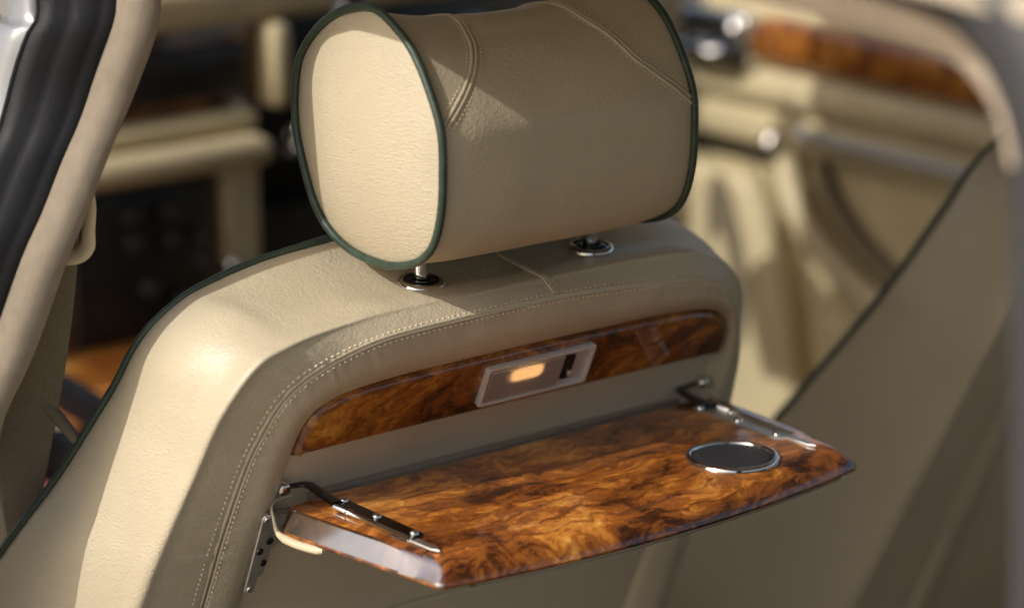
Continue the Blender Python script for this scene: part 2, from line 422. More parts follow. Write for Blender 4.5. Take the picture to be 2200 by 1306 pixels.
fr3 = pipeP.copy(); fr3[:, 0] = UC + (fr3[:, 0] - UC) * .35; fr3 -= out * .10 * np.array([0, 1, 0]); fr3[:, 2] = -.075
CV = [fr3, fr2, fr1, pipeP, mid2, midP, pre, ridgeP, post_r, sm1, seamP, sm2, marg, edg, floor_, floor2]
ISEAM = CV.index(seamP) if False else 10
NA = 281
tt = np.linspace(0, NS2 - 1, NA)
CA = np.array([cr(c, tt) for c in CV])                           # curves x along x 3
SUB = 5
cs = np.linspace(0, len(CV) - 1, (len(CV) - 1) * SUB + 1)
def seat_surf(c, t):
    """point(s) of the seat cover at cross index c and station t"""
    pts = np.array([cr(q, t)[0] for q in CV]); return cr(pts, c)
G = np.stack([cr(CA[:, k], cs) for k in range(NA)], 0)           # along x cross x 3
# stitched groove: pull the cover in along the seam line
W0 = (cs - ISEAM)
G[:, :, 2] -= (.0030 * np.exp(-(W0 / .20) ** 2))[None, :]
pk_ = cr(RNG.normal(size=(150, 1)), np.linspace(0, 149, NA))[:, 0]
G[:, :, 2] += pk_[:, None] * (.00040 * np.exp(-((np.abs(W0) - .9) / .8) ** 2))[None, :]
low = RNG.normal(size=(14, 8))
def lowfreq(nu, nv):
    a = cr(low, np.linspace(0, 13, nu)); return cr(a.T, np.linspace(0, 7, nv)).T
G += (lowfreq(NA, len(cs)) * .0004)[:, :, None] * np.array([.5, .6, .6])
# the flat around the posts is a little sunk, with a soft fold towards the rear roll
wx = G[..., 0]; ww_ = G[..., 2]; vv_ = G[..., 1]
top = np.exp(-((wx - UC) / .13) ** 6) * (vv_ > -.03)
G[..., 1] -= top * .0030 * (1 / (1 + np.exp((ww_ - .012) / .0022))) * (1 / (1 + np.exp(-(ww_ + .05) / .004)))
shell = mesh('seat_cover', S(G).reshape(-1, 3), grid_faces(NA, len(cs)), 'leather', seat)
tag(shell, 'cream leather cover of the backrest with sunlit shoulder')
# back panel, slightly dished, and map pocket
pu = np.linspace(-.118, 2 * UC + .118, 25); pv = np.linspace(-.64, -.034, 40)
PG = np.array([[(u, v, .0410 - .0020 * math.exp(-((u - UC) / .1) ** 2) * (1 if v < -.08 else .5)) for v in pv] for u in pu])
bp = mesh('back_panel', S(PG).reshape(-1, 3), grid_faces(25, 40), 'panel', seat)
pk = smooth_path([(-.105, -.262), (-.06, -.258), (.02, -.256), (.098, -.258), (.20, -.262), (2 * UC + .105, -.268)], 60)
pkw = .0425 - .0020 * np.exp(-((pk[:, 0] - UC) / .1) ** 2)
V, Fc = tube(S(np.c_[pk, pkw]), .0022, 8); tag(mesh('pocket_edge', V, Fc, 'panel', seat), 'rolled top edge of the map pocket')
# green piping round the front edge
pp = smooth_path(S(pipeP + out * .0012), 420); rp_ = .0027 * (1 + .05 * np.sin(np.arange(420) * 1.9))
V, Fc = tube(pp + cr(RNG.normal(size=(60, 3)) * .00035, np.linspace(0, 59, 420)), rp_, 9); tag(mesh('piping', V, Fc, 'green', seat), 'dark green piping along the edge of the backrest')

def offset_curve(c_list, t_list, lift):
    """points on the seat surface with normals"""
    P, N = [], []
    for c, t in zip(c_list, t_list):
        t = min(max(t, .001), NS2 - 1.001)
        p = seat_surf(c, t)[0]; a = seat_surf(c + .05, t)[0] - seat_surf(c - .05, t)[0]; b = seat_surf(c, t + .01)[0] - seat_surf(c, t - .01)[0]
        n = np.cross(a, b); n = n / np.linalg.norm(n)
        P.append(p); N.append(n)
    P = np.array(P); N = np.array(N); 
    if N[len(N) // 2] @ np.array([0, .4, 1]) < 0: N = -N
    return S(P + N * lift), S(N)
def stitches(P, N, pitch, ln, rad):
    """small lens-shaped thread loops following a path"""
    d = np.r_[0, np.cumsum(np.linalg.norm(np.diff(P, axis=0), axis=1))]
    ss = np.arange(pitch, d[-1] - pitch, pitch)
    bag = Bag()
    Q = lambda s: np.array([np.interp(s, d, P[:, k]) for k in range(3)])
    for s in ss:
        l_ = ln * random.uniform(.72, 1.15); s = s + random.uniform(-.06, .06) * pitch; a, b = Q(s - l_ / 2), Q(s + l_ / 2); n = np.array([np.interp(s, d, N[:, k]) for k in range(3)]); n = n / np.linalg.norm(n)
        x = (b - a) / np.linalg.norm(b - a); y = np.cross(n, x); m = (a + b) / 2
        V = [a, b, m + y * rad, m - y * rad, m + n * rad]
        bag.add(V, [(0, 3, 4), (3, 1, 4), (1, 2, 4), (2, 0, 4)])
    return bag
tl = np.linspace(1.2, NS2 - 2.2, 260)
# two fine welts beside the seam and two rows of stitches
seamb = Bag()
for sg in (-.30, .30):
    P, N = offset_curve([ISEAM + sg] * len(tl), tl, -.0006); P = smooth_path(P, 500)
    seamb.add(*tube(P, .0015, 8))
seamb.build('seam_welt', 'leather_smooth', seat)
for c in (ISEAM - .95, ISEAM + .75):
    P, N = offset_curve([c] * len(tl), tl, .0003)
    stitches(P, N, .0042, .0030, .00085).build('stitching', 'thread', seat, smooth=False, kind='stuff')
# centre join on the top of the backrest
P, N = offset_curve(np.linspace(4.1, 9.3, 60), [13.05] * 60, .0002)
cb = Bag(); cb.add(*tube(P + [.0012, 0, 0], .0011, 7)); cb.add(*tube(P - [.0012, 0, 0], .0011, 7)); cb.build('centre_seam', 'leather_smooth', seat)
P, N = offset_curve(np.linspace(7.2, 9.3, 60), [13.05] * 60, .0001)
b1 = stitches(P + [.0045, 0, 0], N, .0039, .003, .0006); b2 = stitches(P - [.0045, 0, 0], N, .0039, .003, .0006)
b1.V += b2.V; b1.F += [tuple(i + b1.n for i in f) for f in b2.F]; b1.build('stitching', 'thread', seat, smooth=False, kind='stuff')

# ---- walnut strip with reading lamp
sp = [(-.1110,-.0755),(-.1090,-.0590),(-.1045,-.0490),(-.0960,-.0415),(-.0820,-.0360),(-.0580,-.0325),(-.0170,-.0310),(.0340,-.0302),(UC,-.0300)]
spR = [(2 * UC - u, v) for u, v in sp[:-1]][::-1]
spb = [(2 * UC + .1100, -.0775), (2 * UC + .107, -.0788), (.1785, -.0778), (UC, -.0776), (-.035, -.0778), (-.107, -.0788), (-.1100, -.0775)]
top_ = smooth_path(sp + spR, 90); bot_ = np.array([(u, v) for u, v in spb])
bot_ = smooth_path(spb, 60)
outl = ccw(np.vstack([top_, bot_]))
lv = [(0, .030), (0, .0440), (.0006, .0462), (.0016, .0476), (.0030, .0488), (.0042, .0494)]
rs = [np.c_[inset(outl, d) if d else outl, np.full(len(outl), w)] for d, w in lv]
V, Fc = rings([S(r) for r in rs]); strip = mesh('walnut_strip', V, Fc, 'walnut_strip', seat, sharp=50)
tag(strip, 'long lacquered burr walnut strip set into the backrest')
# lamp: bezel, lens, bulb, switch
lu0, lu1, lv0, lv1 = .0295, .1215, -.0690, -.0372
lc = ((lu0 + lu1) / 2, (lv0 + lv1) / 2); LWd, LHt = lu1 - lu0, lv1 - lv0
def lampring(w, h, cu, cv, z, r=.002): q = rrect(w, h, r) + [cu, cv]; return S(np.c_[q, np.full(len(q), z)])
rs = [lampring(LWd, LHt, *lc, .046), lampring(LWd, LHt, *lc, .0525), lampring(LWd - .0012, LHt - .0012, *lc, .0533), lampring(LWd - .0042, LHt - .0042, *lc, .0533, .0015),
      lampring(LWd - .0056, LHt - .0056, *lc, .0525, .0012), lampring(LWd - .0056, LHt - .0056, *lc, .0497, .0012)]
V, Fc = rings(rs, False, True); bez = mesh('reading_lamp', V, Fc, 'clear', seat, sharp=35); tag(bez, 'clear rectangular reading lamp glowing yellow in the walnut strip')
l0, l1 = lu0 + .0036, lu0 + .066
V, Fc = rings([lampring(l1 - l0, LHt - .0074, (l0 + l1) / 2, lc[1], .0519, .001), lampring(l1 - l0, LHt - .0074, (l0 + l1) / 2, lc[1], .0528, .001), lampring(l1 - l0 - .0014, LHt - .0088, (l0 + l1) / 2, lc[1], .0532, .001)])
mesh('lens', V, Fc, 'lens', bez, sharp=35)
bb = np.linspace(.0530, .0790, 14); 
V, Fc = tube(S(np.c_[bb, np.full(14, -.0490), np.full(14, .0505)]), .0056 * np.sqrt(np.clip(1 - ((bb - .066) / .0140) ** 6, .05, 1)), 12, flat=.20, upv=WW); mesh('bulb', V, Fc, 'glow', bez)
V, Fc = slab(rrect(.0085, .0195, .001) + [.1015, -.0520], .0022, .0006, (S([0, 0, .0503]), UU, VV, WW)); mesh('switch', V, Fc, 'black', bez, sharp=35)
V, Fc = slab(rrect(.0032, .0045, .001) + [.1035, -.0570], .0018, .0005, (S([0, 0, .0525]), UU, VV, WW)); mesh('switch_toggle', V, Fc, 'steel', bez, sharp=35)

# ---- headrest
HL = np.array([(0.0047,0.1827),(0.0297,0.176),(0.0535,0.1618),(0.0712,0.1427),(0.0778,0.1207),(0.0776,0.0953),(0.0685,0.0688),(0.0572,0.048),(0.0409,0.0342),(0.0176,0.0262),(-0.012,0.0243),(-0.0346,0.0278),(-0.0526,0.0348),(-0.066,0.047),(-0.0738,0.0677),(-0.0759,0.0919),(-0.0743,0.1182),(-0.0625,0.1427),(-0.046,0.164),(-0.0262,0.177),(-0.0109,0.183)])
HX0, HX1 = -.040, .170
def head_pt(s, k):
    s = np.atleast_1d(np.asarray(s, float)); k = np.atleast_1d(np.asarray(k, float))
    p = cr(HL, np.mod(k, 21), True)
    wt = np.clip((p[:, 1] - .115) / .06, 0, 1)
    e = 2 * s - 1
    z = p[:, 1] - .004 * s - .0115 * (1 - np.abs(e) ** 2.4) * wt
    # soft bulge between the ends
    bl = .0030 * (1 - np.abs(e) ** 6) * (1 - wt)
    cy_, cz_ = 0.0, .10
    y = p[:, 0] + .006 * s + bl * (p[:, 0] - cy_) / .07; z = z + bl * (p[:, 1] - cz_) / .07
    return np.stack([HX0 + (HX1 - HX0) * s, y, z], 1)
ns, nk = 90, 168
ss, kk = np.meshgrid(np.linspace(0, 1, ns), np.linspace(0, 21, nk, endpoint=False), indexing='ij')
HG = head_pt(ss.ravel(), kk.ravel())
hn = RNG.normal(size=(9, 12)); hlow = cr(hn, np.linspace(0, 8, ns)); hlow = cr(np.vstack([hlow.T, hlow.T[:1]]), np.linspace(0, 12, nk, endpoint=False)).T
HG = HG + (hlow.ravel() * .0003 * np.clip(np.sin(ss.ravel() * math.pi) * 3, 0, 1))[:, None] * unit(np.c_[np.zeros(ns * nk), HG[:, 1], HG[:, 2] - .1])
head = mesh('headrest', HG, grid_faces(ns, nk, False, True), 'leather_smooth', seat); tag(head, 'cream leather headrest with green piped round ends')
for side, s0, sg in (('l', 0, -1), ('r', 1, 1)):
    loop = head_pt(np.full(168, s0), np.linspace(0, 21, 168, endpoint=False)); c = np.array([loop[0, 0], loop[:, 1].mean(), loop[:, 2].mean()])
    rs = []
    for f in np.linspace(1, 0.04, 26):
        q = c + (loop - c) * f; q[:, 0] += sg * (.0150 * (1 - f ** 2.4) - .001); rs.append(q)
    V, Fc = rings(rs, False, False); V = np.vstack([V, rs[-1].mean(0)]); m_ = len(V) - 1
    Fc += [(m_ - 168 + (i + 1) % 168, m_ - 168 + i, m_) for i in range(168)]
    e = mesh('end_panel', V, Fc, 'leather_wrinkled', head)
    if side == 'l': tag(e, 'sunlit creased leather end of the headrest')
    lp = smooth_path(loop + [sg * .0008, 0, 0], 260, True); lp = c + (lp - c) * (1 + .0012 / .075)
    V, Fc = tube(lp, .0027 * (1 + .03 * np.sin(np.arange(260) * 2.3)), 10, True); mesh('piping', V, Fc, 'green', head)
def head_frame(sk):
    sk = np.asarray(sk); P = head_pt(sk[:, 0], sk[:, 1])
    a = head_pt(sk[:, 0] + .004, sk[:, 1]) - P; b = head_pt(sk[:, 0], sk[:, 1] + .05) - P
    N = unit(np.cross(a, b)); 
    c = np.stack([P[:, 0], np.zeros(len(P)), np.full(len(P), .1)], 1)
    N *= np.sign(((P - c) * N).sum(1))[:, None]; return P, N
for pts in ([(.0,15.95),(.01,16.05),(.067,16.45),(.133,16.95),(.2,17.6),(.262,18.55),(.292,19.6),(.30,20.6),(.292,21.8),(.25,23.0)],
            [(1.,15.8),(.938,16.2),(.876,16.65),(.814,17.25),(.767,18.2),(.735,19.2),(.715,20.4),(.71,21.4),(.72,22.4),(.75,23.2)]):
    sk = smooth_path(np.array(pts) * [1, .02], 240) / [1, .02]
    P, N = head_frame(sk); T = unit(np.gradient(P, axis=0)); B = np.cross(N, T)
    bg = Bag()
    for d in (-.0015, .0015): bg.add(*tube(P + B * d, .0014, 7))
    bg.build('seam_welt', 'leather_smooth', head)
    for d in (-.0050, .0050): stitches(P + B * d + N * .0004, N, .0037, .0028, .00058).build('stitching', 'thread', head, smooth=False, kind='stuff')
for px_ in (0.0, .143):
    V, Fc = tube([(px_, 0.001 + .0 , -.03), (px_, .0005, .0), (px_, 0, .06)], .0048, 24); mesh('post', V, Fc, 'chrome', head)
    n = unit(np.array([0, -.10, 1.0]))
    V, Fc = lathe([(.0158, -.010), (.0158, .0005), (.0150, .0022), (.0132, .0030), (.0118, .0026)], (px_, 0, .0010), n, 44); mesh('guide_ring', V, Fc, 'chrome', head)
    V, Fc = lathe([(.0128, -.006), (.0128, .0032), (.0118, .0040), (.0098, .0042), (.0092, .0047), (.0075, .0050), (.0062, .0048), (.0055, .0040), (.0050, .001)], (px_, 0, -.0008), n, 44); mesh('guide_collar', V, Fc, 'black', head)

# ---- fold-down tray
TZ = -.1235; TC = .0705
fr_s = np.array([(x, -.1500 - .0172 * (1 - (x / .177) ** 2)) for x in np.linspace(-.177, .177, 61)])
def tray_outline(d, df):
    """convex outline: d = inset of the back and sides, df = inset of the curved front"""
    lin = lambda p, q, n: np.array(p) + np.linspace(0, 1, n, endpoint=False)[:, None] * (np.array(q) - np.array(p))
    b0 = (-.158 + .4 * d, .0045 - d); b1 = (-.172 + .6 * d, .0030 - .95 * d); b2 = (-.1860 + .9 * d, -.0035 - .6 * d); b3 = (-.1900 + d, -.012 - .4 * d)
    f0 = (-.177 + d, -.150 + df)
    k = .0065; fa = (f0[0] - .0006, f0[1] + k); xf = f0[0] + k; fb = (xf, f0[1] - .0172 * (1 - (xf / f0[0]) ** 2))
    arc = np.array([(1 - t) ** 2 * np.array(fa) + 2 * t * (1 - t) * np.array(f0) + t * t * np.array(fb) for t in np.linspace(0, 1, 8, endpoint=False)])
    left = np.vstack([lin(b0, b1, 5), lin(b1, b2, 5), lin(b2, b3, 5), lin(b3, fa, 40), arc])
    x = np.linspace(xf, -xf, 61); fr = np.c_[x, f0[1] - .0172 * (1 - (x / f0[0]) ** 2)]
    right = (left * [-1, 1])[::-1]
    back = np.c_[np.linspace(-b0[0], b0[0], 42)[1:-1], np.full(40, b0[1])]
    return np.vstack([left, fr, right, back])
outl = tray_outline(0, 0)
frontw = np.clip((-.095 - outl[:, 1]) / .050, 0, 1); frontw = frontw * frontw * (3 - 2 * frontw)
def lev(d, z, df, zf):
    q = tray_outline(d, max(df, 0)); return np.c_[q[:, 0] + TC + .0065 * np.clip((-.02 - q[:, 1]) / .13, 0, 1.1), q[:, 1], TZ + 1.2 * (z * (1 - frontw) + zf * frontw)]
RV = [lev(.012, -.0145, .012, -.0145), lev(.0022, -.0145, .0022, -.0145), lev(.0004, -.0138, .0004, -.0138), lev(.0, -.0128, 0, -.0124), lev(.0004, -.0118, .0006, -.0108), lev(.0035, -.0062, .0022, -.0082), lev(.0060, -.0018, .0050, -.0056), lev(.0076, -.0008, .0082, -.0036),
      lev(.0096, -.0003, .0130, -.0018), lev(.0120, -.0001, .0190, -.0007), lev(.0145, 0, .026, -.0002), lev(.0180, 0, .034, 0)]
V, Fc = rings(RV, True, False); nr = len(outl); Yo = outl[:, 1]; V = np.vstack([V, [[TC, -.075, TZ]]]); m_ = len(V) - 1
Fc += [(m_ - nr + i, m_ - nr + (i + 1) % nr, m_) for i in range(nr)]
tray = mesh('picnic_tray', V, Fc, 'walnut_table', seat, sharp=24)
tray.data.materials.append(M['walnut_sheen'])
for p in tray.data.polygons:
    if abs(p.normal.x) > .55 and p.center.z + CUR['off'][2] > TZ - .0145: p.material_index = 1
tag(tray, 'folded-down burr walnut picnic tray with curved front edge')
V, Fc = tube(np.c_[fr_s[3:-3, 0] * .985 + TC + .0065, fr_s[3:-3, 1] + .0012, np.full(55, TZ - .0178)], .0011, 6); mesh('lit_edge_line', V, Fc, 'trim', tray)  # pale line painted in for the lit lower edge of the veneer
V, Fc = box((TC - .160, .0040, TZ - .0110), (TC + .160, .0056, TZ + .0002), .0005); mesh('back_edge_strip', V, Fc, 'trim', tray, sharp=30)
cc = (.1705, -.1140, TZ)
V, Fc = lathe([(.0312, -.001), (.0312, .0008), (.0303, .0022), (.0288, .0026), (.0276, .0020), (.0270, .0004), (.0270, -.0004)], cc, seg=72); mesh('cup_holder_ring', V, Fc, 'chrome', tray)
V, Fc = lathe([(.0272, .0002), (.0272, .0007), (.020, .0006), (.010, .0006), (.0005, .0006)], cc, seg=48); mesh('cup_holder_mat', V, Fc, 'mat', tray)
# folding stays on the tray and their brackets on the backrest, mirrored
for sg in (-1, 1):
    X_ = lambda x: TC + sg * (TC - x)
    def T3(P): return np.array([(X_(x), y, z) for x, y, z in P])
    # chrome channel let into the tray
    chn = [(-.0785, -.021), (-.0895, -.024), (-.0925, -.030), (-.0935, -.103), (-.0905, -.1085), (-.0835, -.1085), (-.0775, -.103)]
    pl = ccw(np.array([(X_(x), y) for x, y in chn]))
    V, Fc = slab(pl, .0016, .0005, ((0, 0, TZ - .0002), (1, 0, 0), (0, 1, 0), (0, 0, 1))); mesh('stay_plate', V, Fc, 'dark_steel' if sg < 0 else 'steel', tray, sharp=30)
    V, Fc = tube(T3([(-.0935, -.032, TZ + .0020), (-.0932, -.066, TZ + .0021), (-.0915, -.1075, TZ + .0018)]), .0018, 10); mesh('stay_rod', V, Fc, 'chrome', tray)
    for (x, y) in ((-.0820, -.0255), (-.0832, -.0625), (-.0830, -.1010), (-.0925, -.0460)):
        V, Fc = lathe([(.0031, 0), (.0030, .0012), (.0022, .0022), (.0008, .0026), (.0001, .0026)], (X_(x), y, TZ + .0012), seg=18); mesh('rivet', V, Fc, 'chrome', tray)
    tail = ccw(np.array([(X_(x), y) for x, y in [(-.0915, -.104), (-.0850, -.106), (-.0850, -.128), (-.0880, -.1330), (-.0905, -.128)]]))
    V, Fc = slab(tail, .0012, .0004, ((0, 0, TZ), (1, 0, 0), (0, 1, 0), (0, 0, 1))); mesh('stay_tongue', V, Fc, 'steel', tray, sharp=30)
    # dark folded link from the backrest to the tray
    V, Fc = tube(T3([(-.0900, -.0300, TZ + .0026), (-.0880, -.010, TZ + .0036), (-.0885, .002, TZ + .0058), (-.0930, .0075, TZ + .0062), (-.104, .0085, TZ + .0068), (-.112, .0075, TZ + .0076)]), .0042, 10, flat=.42, upv=(0, 0, 1)); mesh('stay_link', V, Fc, 'dark_steel', tray)
    V, Fc = lathe([(.0001, -.004), (.0042, -.004), (.0046, -.002), (.0046, .004), (.0036, .0052), (.0001, .0054)], (X_(-.1095), .0035, TZ + .0090), (0, -1, -.35), 24); mesh('pivot_screw', V, Fc, 'chrome', tray)
    # bracket below: two slotted bars and a gusset
    for (a, b, wd, mt, wz) in (((-.1222, -.122), (-.1212, -.1815), .0040, 'steel', .0520), ((-.1112, -.128), (-.1128, -.174), .0032, 'steel', .0475)):
        a = np.array(a); b = np.array(b); t = (b - a) / np.linalg.norm(b - a); nn = np.array([-t[1], t[0]])
        arc = [a + nn * wd * math.cos(q) - t * wd * math.sin(q) for q in np.linspace(0, math.pi, 9)] + [b - nn * wd * math.cos(q) + t * wd * math.sin(q) for q in np.linspace(0, math.pi, 9)]
        pl = ccw(np.array([(X_(p[0]), p[1]) for p in arc]))
        V, Fc = slab(pl, .0035, .0008, (S([0, 0, wz - .002]), UU, VV, WW)); br = mesh('bracket_bar', V, Fc, mt, tray, sharp=30)
        for f in ((.0, .45, 1.0) if wz > .05 else (.4, .8)):
            p = a + (b - a) * f; o_ = S([X_(p[0]), p[1], wz + .0012])
            V, Fc = lathe([(.0027, 0), (.0027, .0009), (.0022, .0014), (.0016, .0009), (.0010, .0008), (.0001, .0008)], o_, WW, 20); mesh('bracket_screw', V, Fc, 'dark_steel' if 0 < f < 1 else 'chrome', tray)
    gus = ccw(np.array([(X_(x), y) for x, y in [(-.107, -.128), (-.080, -.133), (-.083, -.139), (-.100, -.156), (-.107, -.160)]]))
    V, Fc = slab(gus, .004, .0008, (S([0, 0, .0405]), UU, VV, WW)); mesh('gusset', V, Fc, 'steel', tray, sharp=30)
    # cream edging tube under the back corner of the tray
    V, Fc = tube(smooth_path(T3([(-.1000, .0062, TZ + .0006), (-.1110, .0055, TZ + .0004), (-.1185, .0015, TZ - .0010), (-.1212, -.0040, TZ - .0070), (-.1208, -.0090, TZ - .0165), (-.1188, -.0220, TZ - .0192), (-.1155, -.0360, TZ - .0196), (-.1125, -.0460, TZ - .0192)]), 48), np.interp(np.arange(48), [0, 12, 20, 28, 45, 47], [.0008, .0009, .0012, .0029, .0029, .0015]), 10); mesh('edging_tube', V, Fc, 'cream_plastic', tray)

# ================================================================== FAR SEAT (same seat, tray closed and out of sight)
far = bpy.data.objects.new('front_seat', None); COL.objects.link(far); far.location = Vector(seat.location) + Vector((.77, 0, 0)); far.empty_display_size = .05
tag(far, 'shaded cream front seat in the blurred background beside the far door', 'car seat', 'front seats')
for ch in list(seat.children):
    if ch.name.split('.')[0] in ('seat_cover', 'back_panel', 'piping', 'seam_welt', 'pocket_edge'):
        c = ch.copy(); COL.objects.link(c); c.parent = far
        if 'label' in c: del c['label']

# ================================================================== DOOR OPENING (near side): pillar, roof rail, rear pillar
edge = [(-.33,.135,-.55),(-.312,.112,-.28),(-.293,.096,-.165),(-.279,.085,-.11),(-.264,.077,-.058),(-.245,.069,-.017),(-.225,.058,.041),(-.210,.056,.071),(-.193,.057,.104),(-.172,.060,.138),(-.157,.054,.18),(-.150,.060,.216),(-.150,.052,.247),(-.150,.018,.2600),(-.150,-.10,.2620),(-.150,-.30,.2630),(-.150,-.47,.2630),(-.150,-.575,.2575),(-.150,-.612,.2450),(-.150,-.630,.215),(-.155,-.640,.150),(-.160,-.652,.02),(-.175,-.670,-.20),(-.19,-.68,-.45)]
cenO = np.array([-.2, -.30, -.05])
def sweep_rows(i0, i1, prof, n):
    Pf = np.array(edge[i0:i1]); P = smooth_path(Pf, n); T = unit(np.gradient(P, axis=0))
    e1 = np.tile(np.array([-1., 0, 0]), (n, 1))
    e2 = unit(np.stack([np.zeros(n), T[:, 2], -T[:, 1]], 1))
    return np.stack([P + e1 * a + e2 * b for a, b in prof], 1)
def sweep(name, i0, i1, prof, mat, parent, n=90, sharp=None):
    G_ = sweep_rows(i0, i1, prof, n); m = len(prof)
    return mesh(name, G_.reshape(-1, 3), grid_faces(n, m, False, True) + [tuple(range(m))[::-1], tuple(range((n - 1) * m, n * m))], mat, parent, sharp=sharp)
TRIM = [(0, 0), (.0015, -.0010), (.007, -.0008), (.0125, .0005), (.0165, .0035), (.0192, .0095), (.0205, .019), (.018, .050), (.004, .075), (-.004, .05)]
SEAL = [(.0205, .019), (.0240, .0190), (.0270, .0220), (.0310, .0235), (.0380, .0250), (.0430, .0300), (.0470, .0335), (.0540, .0350), (.0600, .0420), (.0590, .056), (.020, .058)]
BODY = [(.0600, .0455), (.0630, .0450), (.0660, .0485), (.0680, .0530), (.0690, .0620), (.0695, .076), (.058, .085), (.045, .07)]
SEAL_N = [(.0205, .019), (.0235, .0185), (.0260, .021), (.0290, .0235), (.0335, .0245), (.0370, .0290), (.0400, .0320), (.0450, .0335), (.0485, .0385), (.0480, .052), (.020, .055)]
BODY_N = [(.0485, .0420), (.0530, .0415), (.0575, .0455), (.0610, .0500), (.0640, .0600), (.0660, .075), (.055, .085), (.04, .07)]
pil = empty('door_pillar', (-.29, .12, -.55), 'beige cloth covered door pillar with black rubber seal left of the seat', 'door pillar')
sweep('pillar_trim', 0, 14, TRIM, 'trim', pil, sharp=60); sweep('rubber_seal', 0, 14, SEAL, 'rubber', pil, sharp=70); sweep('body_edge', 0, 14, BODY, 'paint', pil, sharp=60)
V, Fc = rings([np.array([(-.245, .125, -.10), (-.245, .47, -.10), (-.265, .47, -.10), (-.265, .125, -.10)]), np.array([(-.205, .115, .06), (-.205, .47, .06), (-.225, .47, .06), (-.225, .115, .06)]), np.array([(-.150, .115, .30), (-.150, .47, .30), (-.170, .47, .30), (-.170, .115, .30)])]); mesh('sun_block_panel', V, Fc, 'trim', pil, sharp=40)  # added unseen panel, wider than the pillar, blocks sun from the front window
rail = empty('roof_rail', (-.15, -.28, .26), 'blurred beige roof rail with black rubber seal at the top right', 'roof rail')
sweep('rail_trim', 13, 21, TRIM, 'brightened_trim', rail, 120, 60); sweep('rubber_seal', 13, 21, SEAL_N, 'rubber', rail, 120, 70); sweep('body_edge', 13, 21, BODY_N, 'grey_frame', rail, 120, 60)
V, Fc = tube(smooth_path([(-.172, .105, .296), (-.176, .20, .290), (-.178, .45, .272), (-.185, .80, .215), (-.20, 1.0, .13)], 40), .034, 14); mesh('front_rail', V, Fc, 'trim', rail)
V = None
cp = empty('rear_pillar', (-.19, -.68, -.45), 'blurred grey door frame post along the right edge', 'door pillar')
sweep('pillar_trim', 19, 25, [(a_ + .0008, b_ + .0008) for a_, b_ in TRIM], 'grey_pillar', cp, 60, 60); sweep('rubber_seal', 19, 25, SEAL_N, 'grey_frame', cp, 60, 70); sweep('body_edge', 19, 25, BODY_N, 'grey_frame', cp, 60, 60)

V, Fc = box((-.245, -1.18, -.85), (-.215, -.765, .28), .012); mesh('quarter_panel', V, Fc, 'grey_pillar', cp, sharp=50)

# ---- seat belt beside the pillar
belt = empty('seat_belt', (-.21, .15, -.30), 'brown grey seat belt hanging beside the door pillar', 'seat belt')
bpth = smooth_path([(-.216, .0985, .110), (-.213, .1060, .045), (-.214, .1230, -.03), (-.220, .1480, -.12), (-.228, .170, -.20), (-.235, .195, -.32)], 40)
wd = np.array([.80, -.60, 0]); wd /= np.linalg.norm(wd)
V = np.stack([bpth - wd * .030, bpth - wd * .0295 + [-.0006, -.0008, 0], bpth + wd * .0205 + [-.0006, -.0008, 0], bpth + wd * .021, bpth + wd * .0205 + [.0006, .0008, 0], bpth - wd * .0295 + [.0006, .0008, 0]], 1)
mesh('webbing', V.reshape(-1, 3), grid_faces(40, 6, False, True), 'webbing', belt, sharp=40)
V, Fc = tube(smooth_path([(-.1985, .080, .088), (-.1960, .0775, .070), (-.1975, .0790, .052), (-.1985, .0800, .041), (-.2040, .0850, .0350), (-.2160, .0960, .0345), (-.229, .107, .036)], 40), np.interp(np.arange(40), [0, 10, 20, 39], [.0030, .0042, .0058, .0050]), 12, flat=.7); mesh('belt_guide', V, Fc, 'cream_plastic', belt)
V, Fc = tube(smooth_path([(-.224, .150, -.052), (-.214, .140, -.060), (-.203, .128, -.075), (-.197, .115, -.088), (-.194, .108, -.0965)], 30), np.interp(np.arange(30), [0, 20, 27, 29], [.0062, .0058, .0046, .0015]), 12, flat=.75); mesh('belt_hook', V, Fc, 'webbing', belt)

# ================================================================== DASHBOARD
dash = empty('dashboard', (.45, 1.05, -.74), 'blurred cream and dark walnut dashboard behind the headrest', 'dashboard')
def db(name, lo, hi, mat, bev=.006, parent=None): V, Fc = box(lo, hi, bev); return mesh(name, V, Fc, mat, parent or dash, sharp=50)
db('dash_top', (-.15, 1.00, -.028), (1.10, 1.45, .018), 'cream_dash', .012)
db('fascia', (.33, 1.012, -.13), (.552, 1.30, -.026), 'walnut_dash', .004)
db('display_recess', (.395, 1.004, -.100), (.535, 1.02, -.046), 'dark', .004)
db('fascia_post', (.552, .985, -.118), (.577, 1.30, -.030), 'cream_dash', .008)
db('instrument_panel', (.577, 1.06, -.24), (1.10, 1.30, -.027), 'dark', .006)
db('glovebox_panel', (-.15, 1.03, -.30), (.33, 1.30, -.03), 'walnut_dash', .006)
db('ledge', (.20, .985, -.137), (.535, 1.25, -.116), 'cream_dash', .008)
db('padded_ledge', (.20, .955, -.168), (.535, 1.25, -.138), 'cream_dash', .012)
db('console_front', (.30, 1.00, -.40), (.490, 1.25, -.166), 'walnut_dash', .004)
db('radio_panel', (.312, .992, -.375), (.478, 1.01, -.178), 'dark', .004)
db('console_post', (.492, .99, -.40), (.537, 1.25, -.168), 'cream_dash', .008)
db('console_side', (.537, 1.03, -.55), (1.10, 1.25, -.24), 'carpet', .006)
for x, z in ((.375, -.203), (.378, -.232), (.420, -.205), (.424, -.235), (.455, -.240), (.395, -.282), (.435, -.30)):
    V, Fc = lathe([(.0001, .016), (.0075, .016), (.009, .013), (.0095, 0)], (x, .992, z), (0, -1, 0), 20); mesh('knob', V, Fc, 'knob', dash)
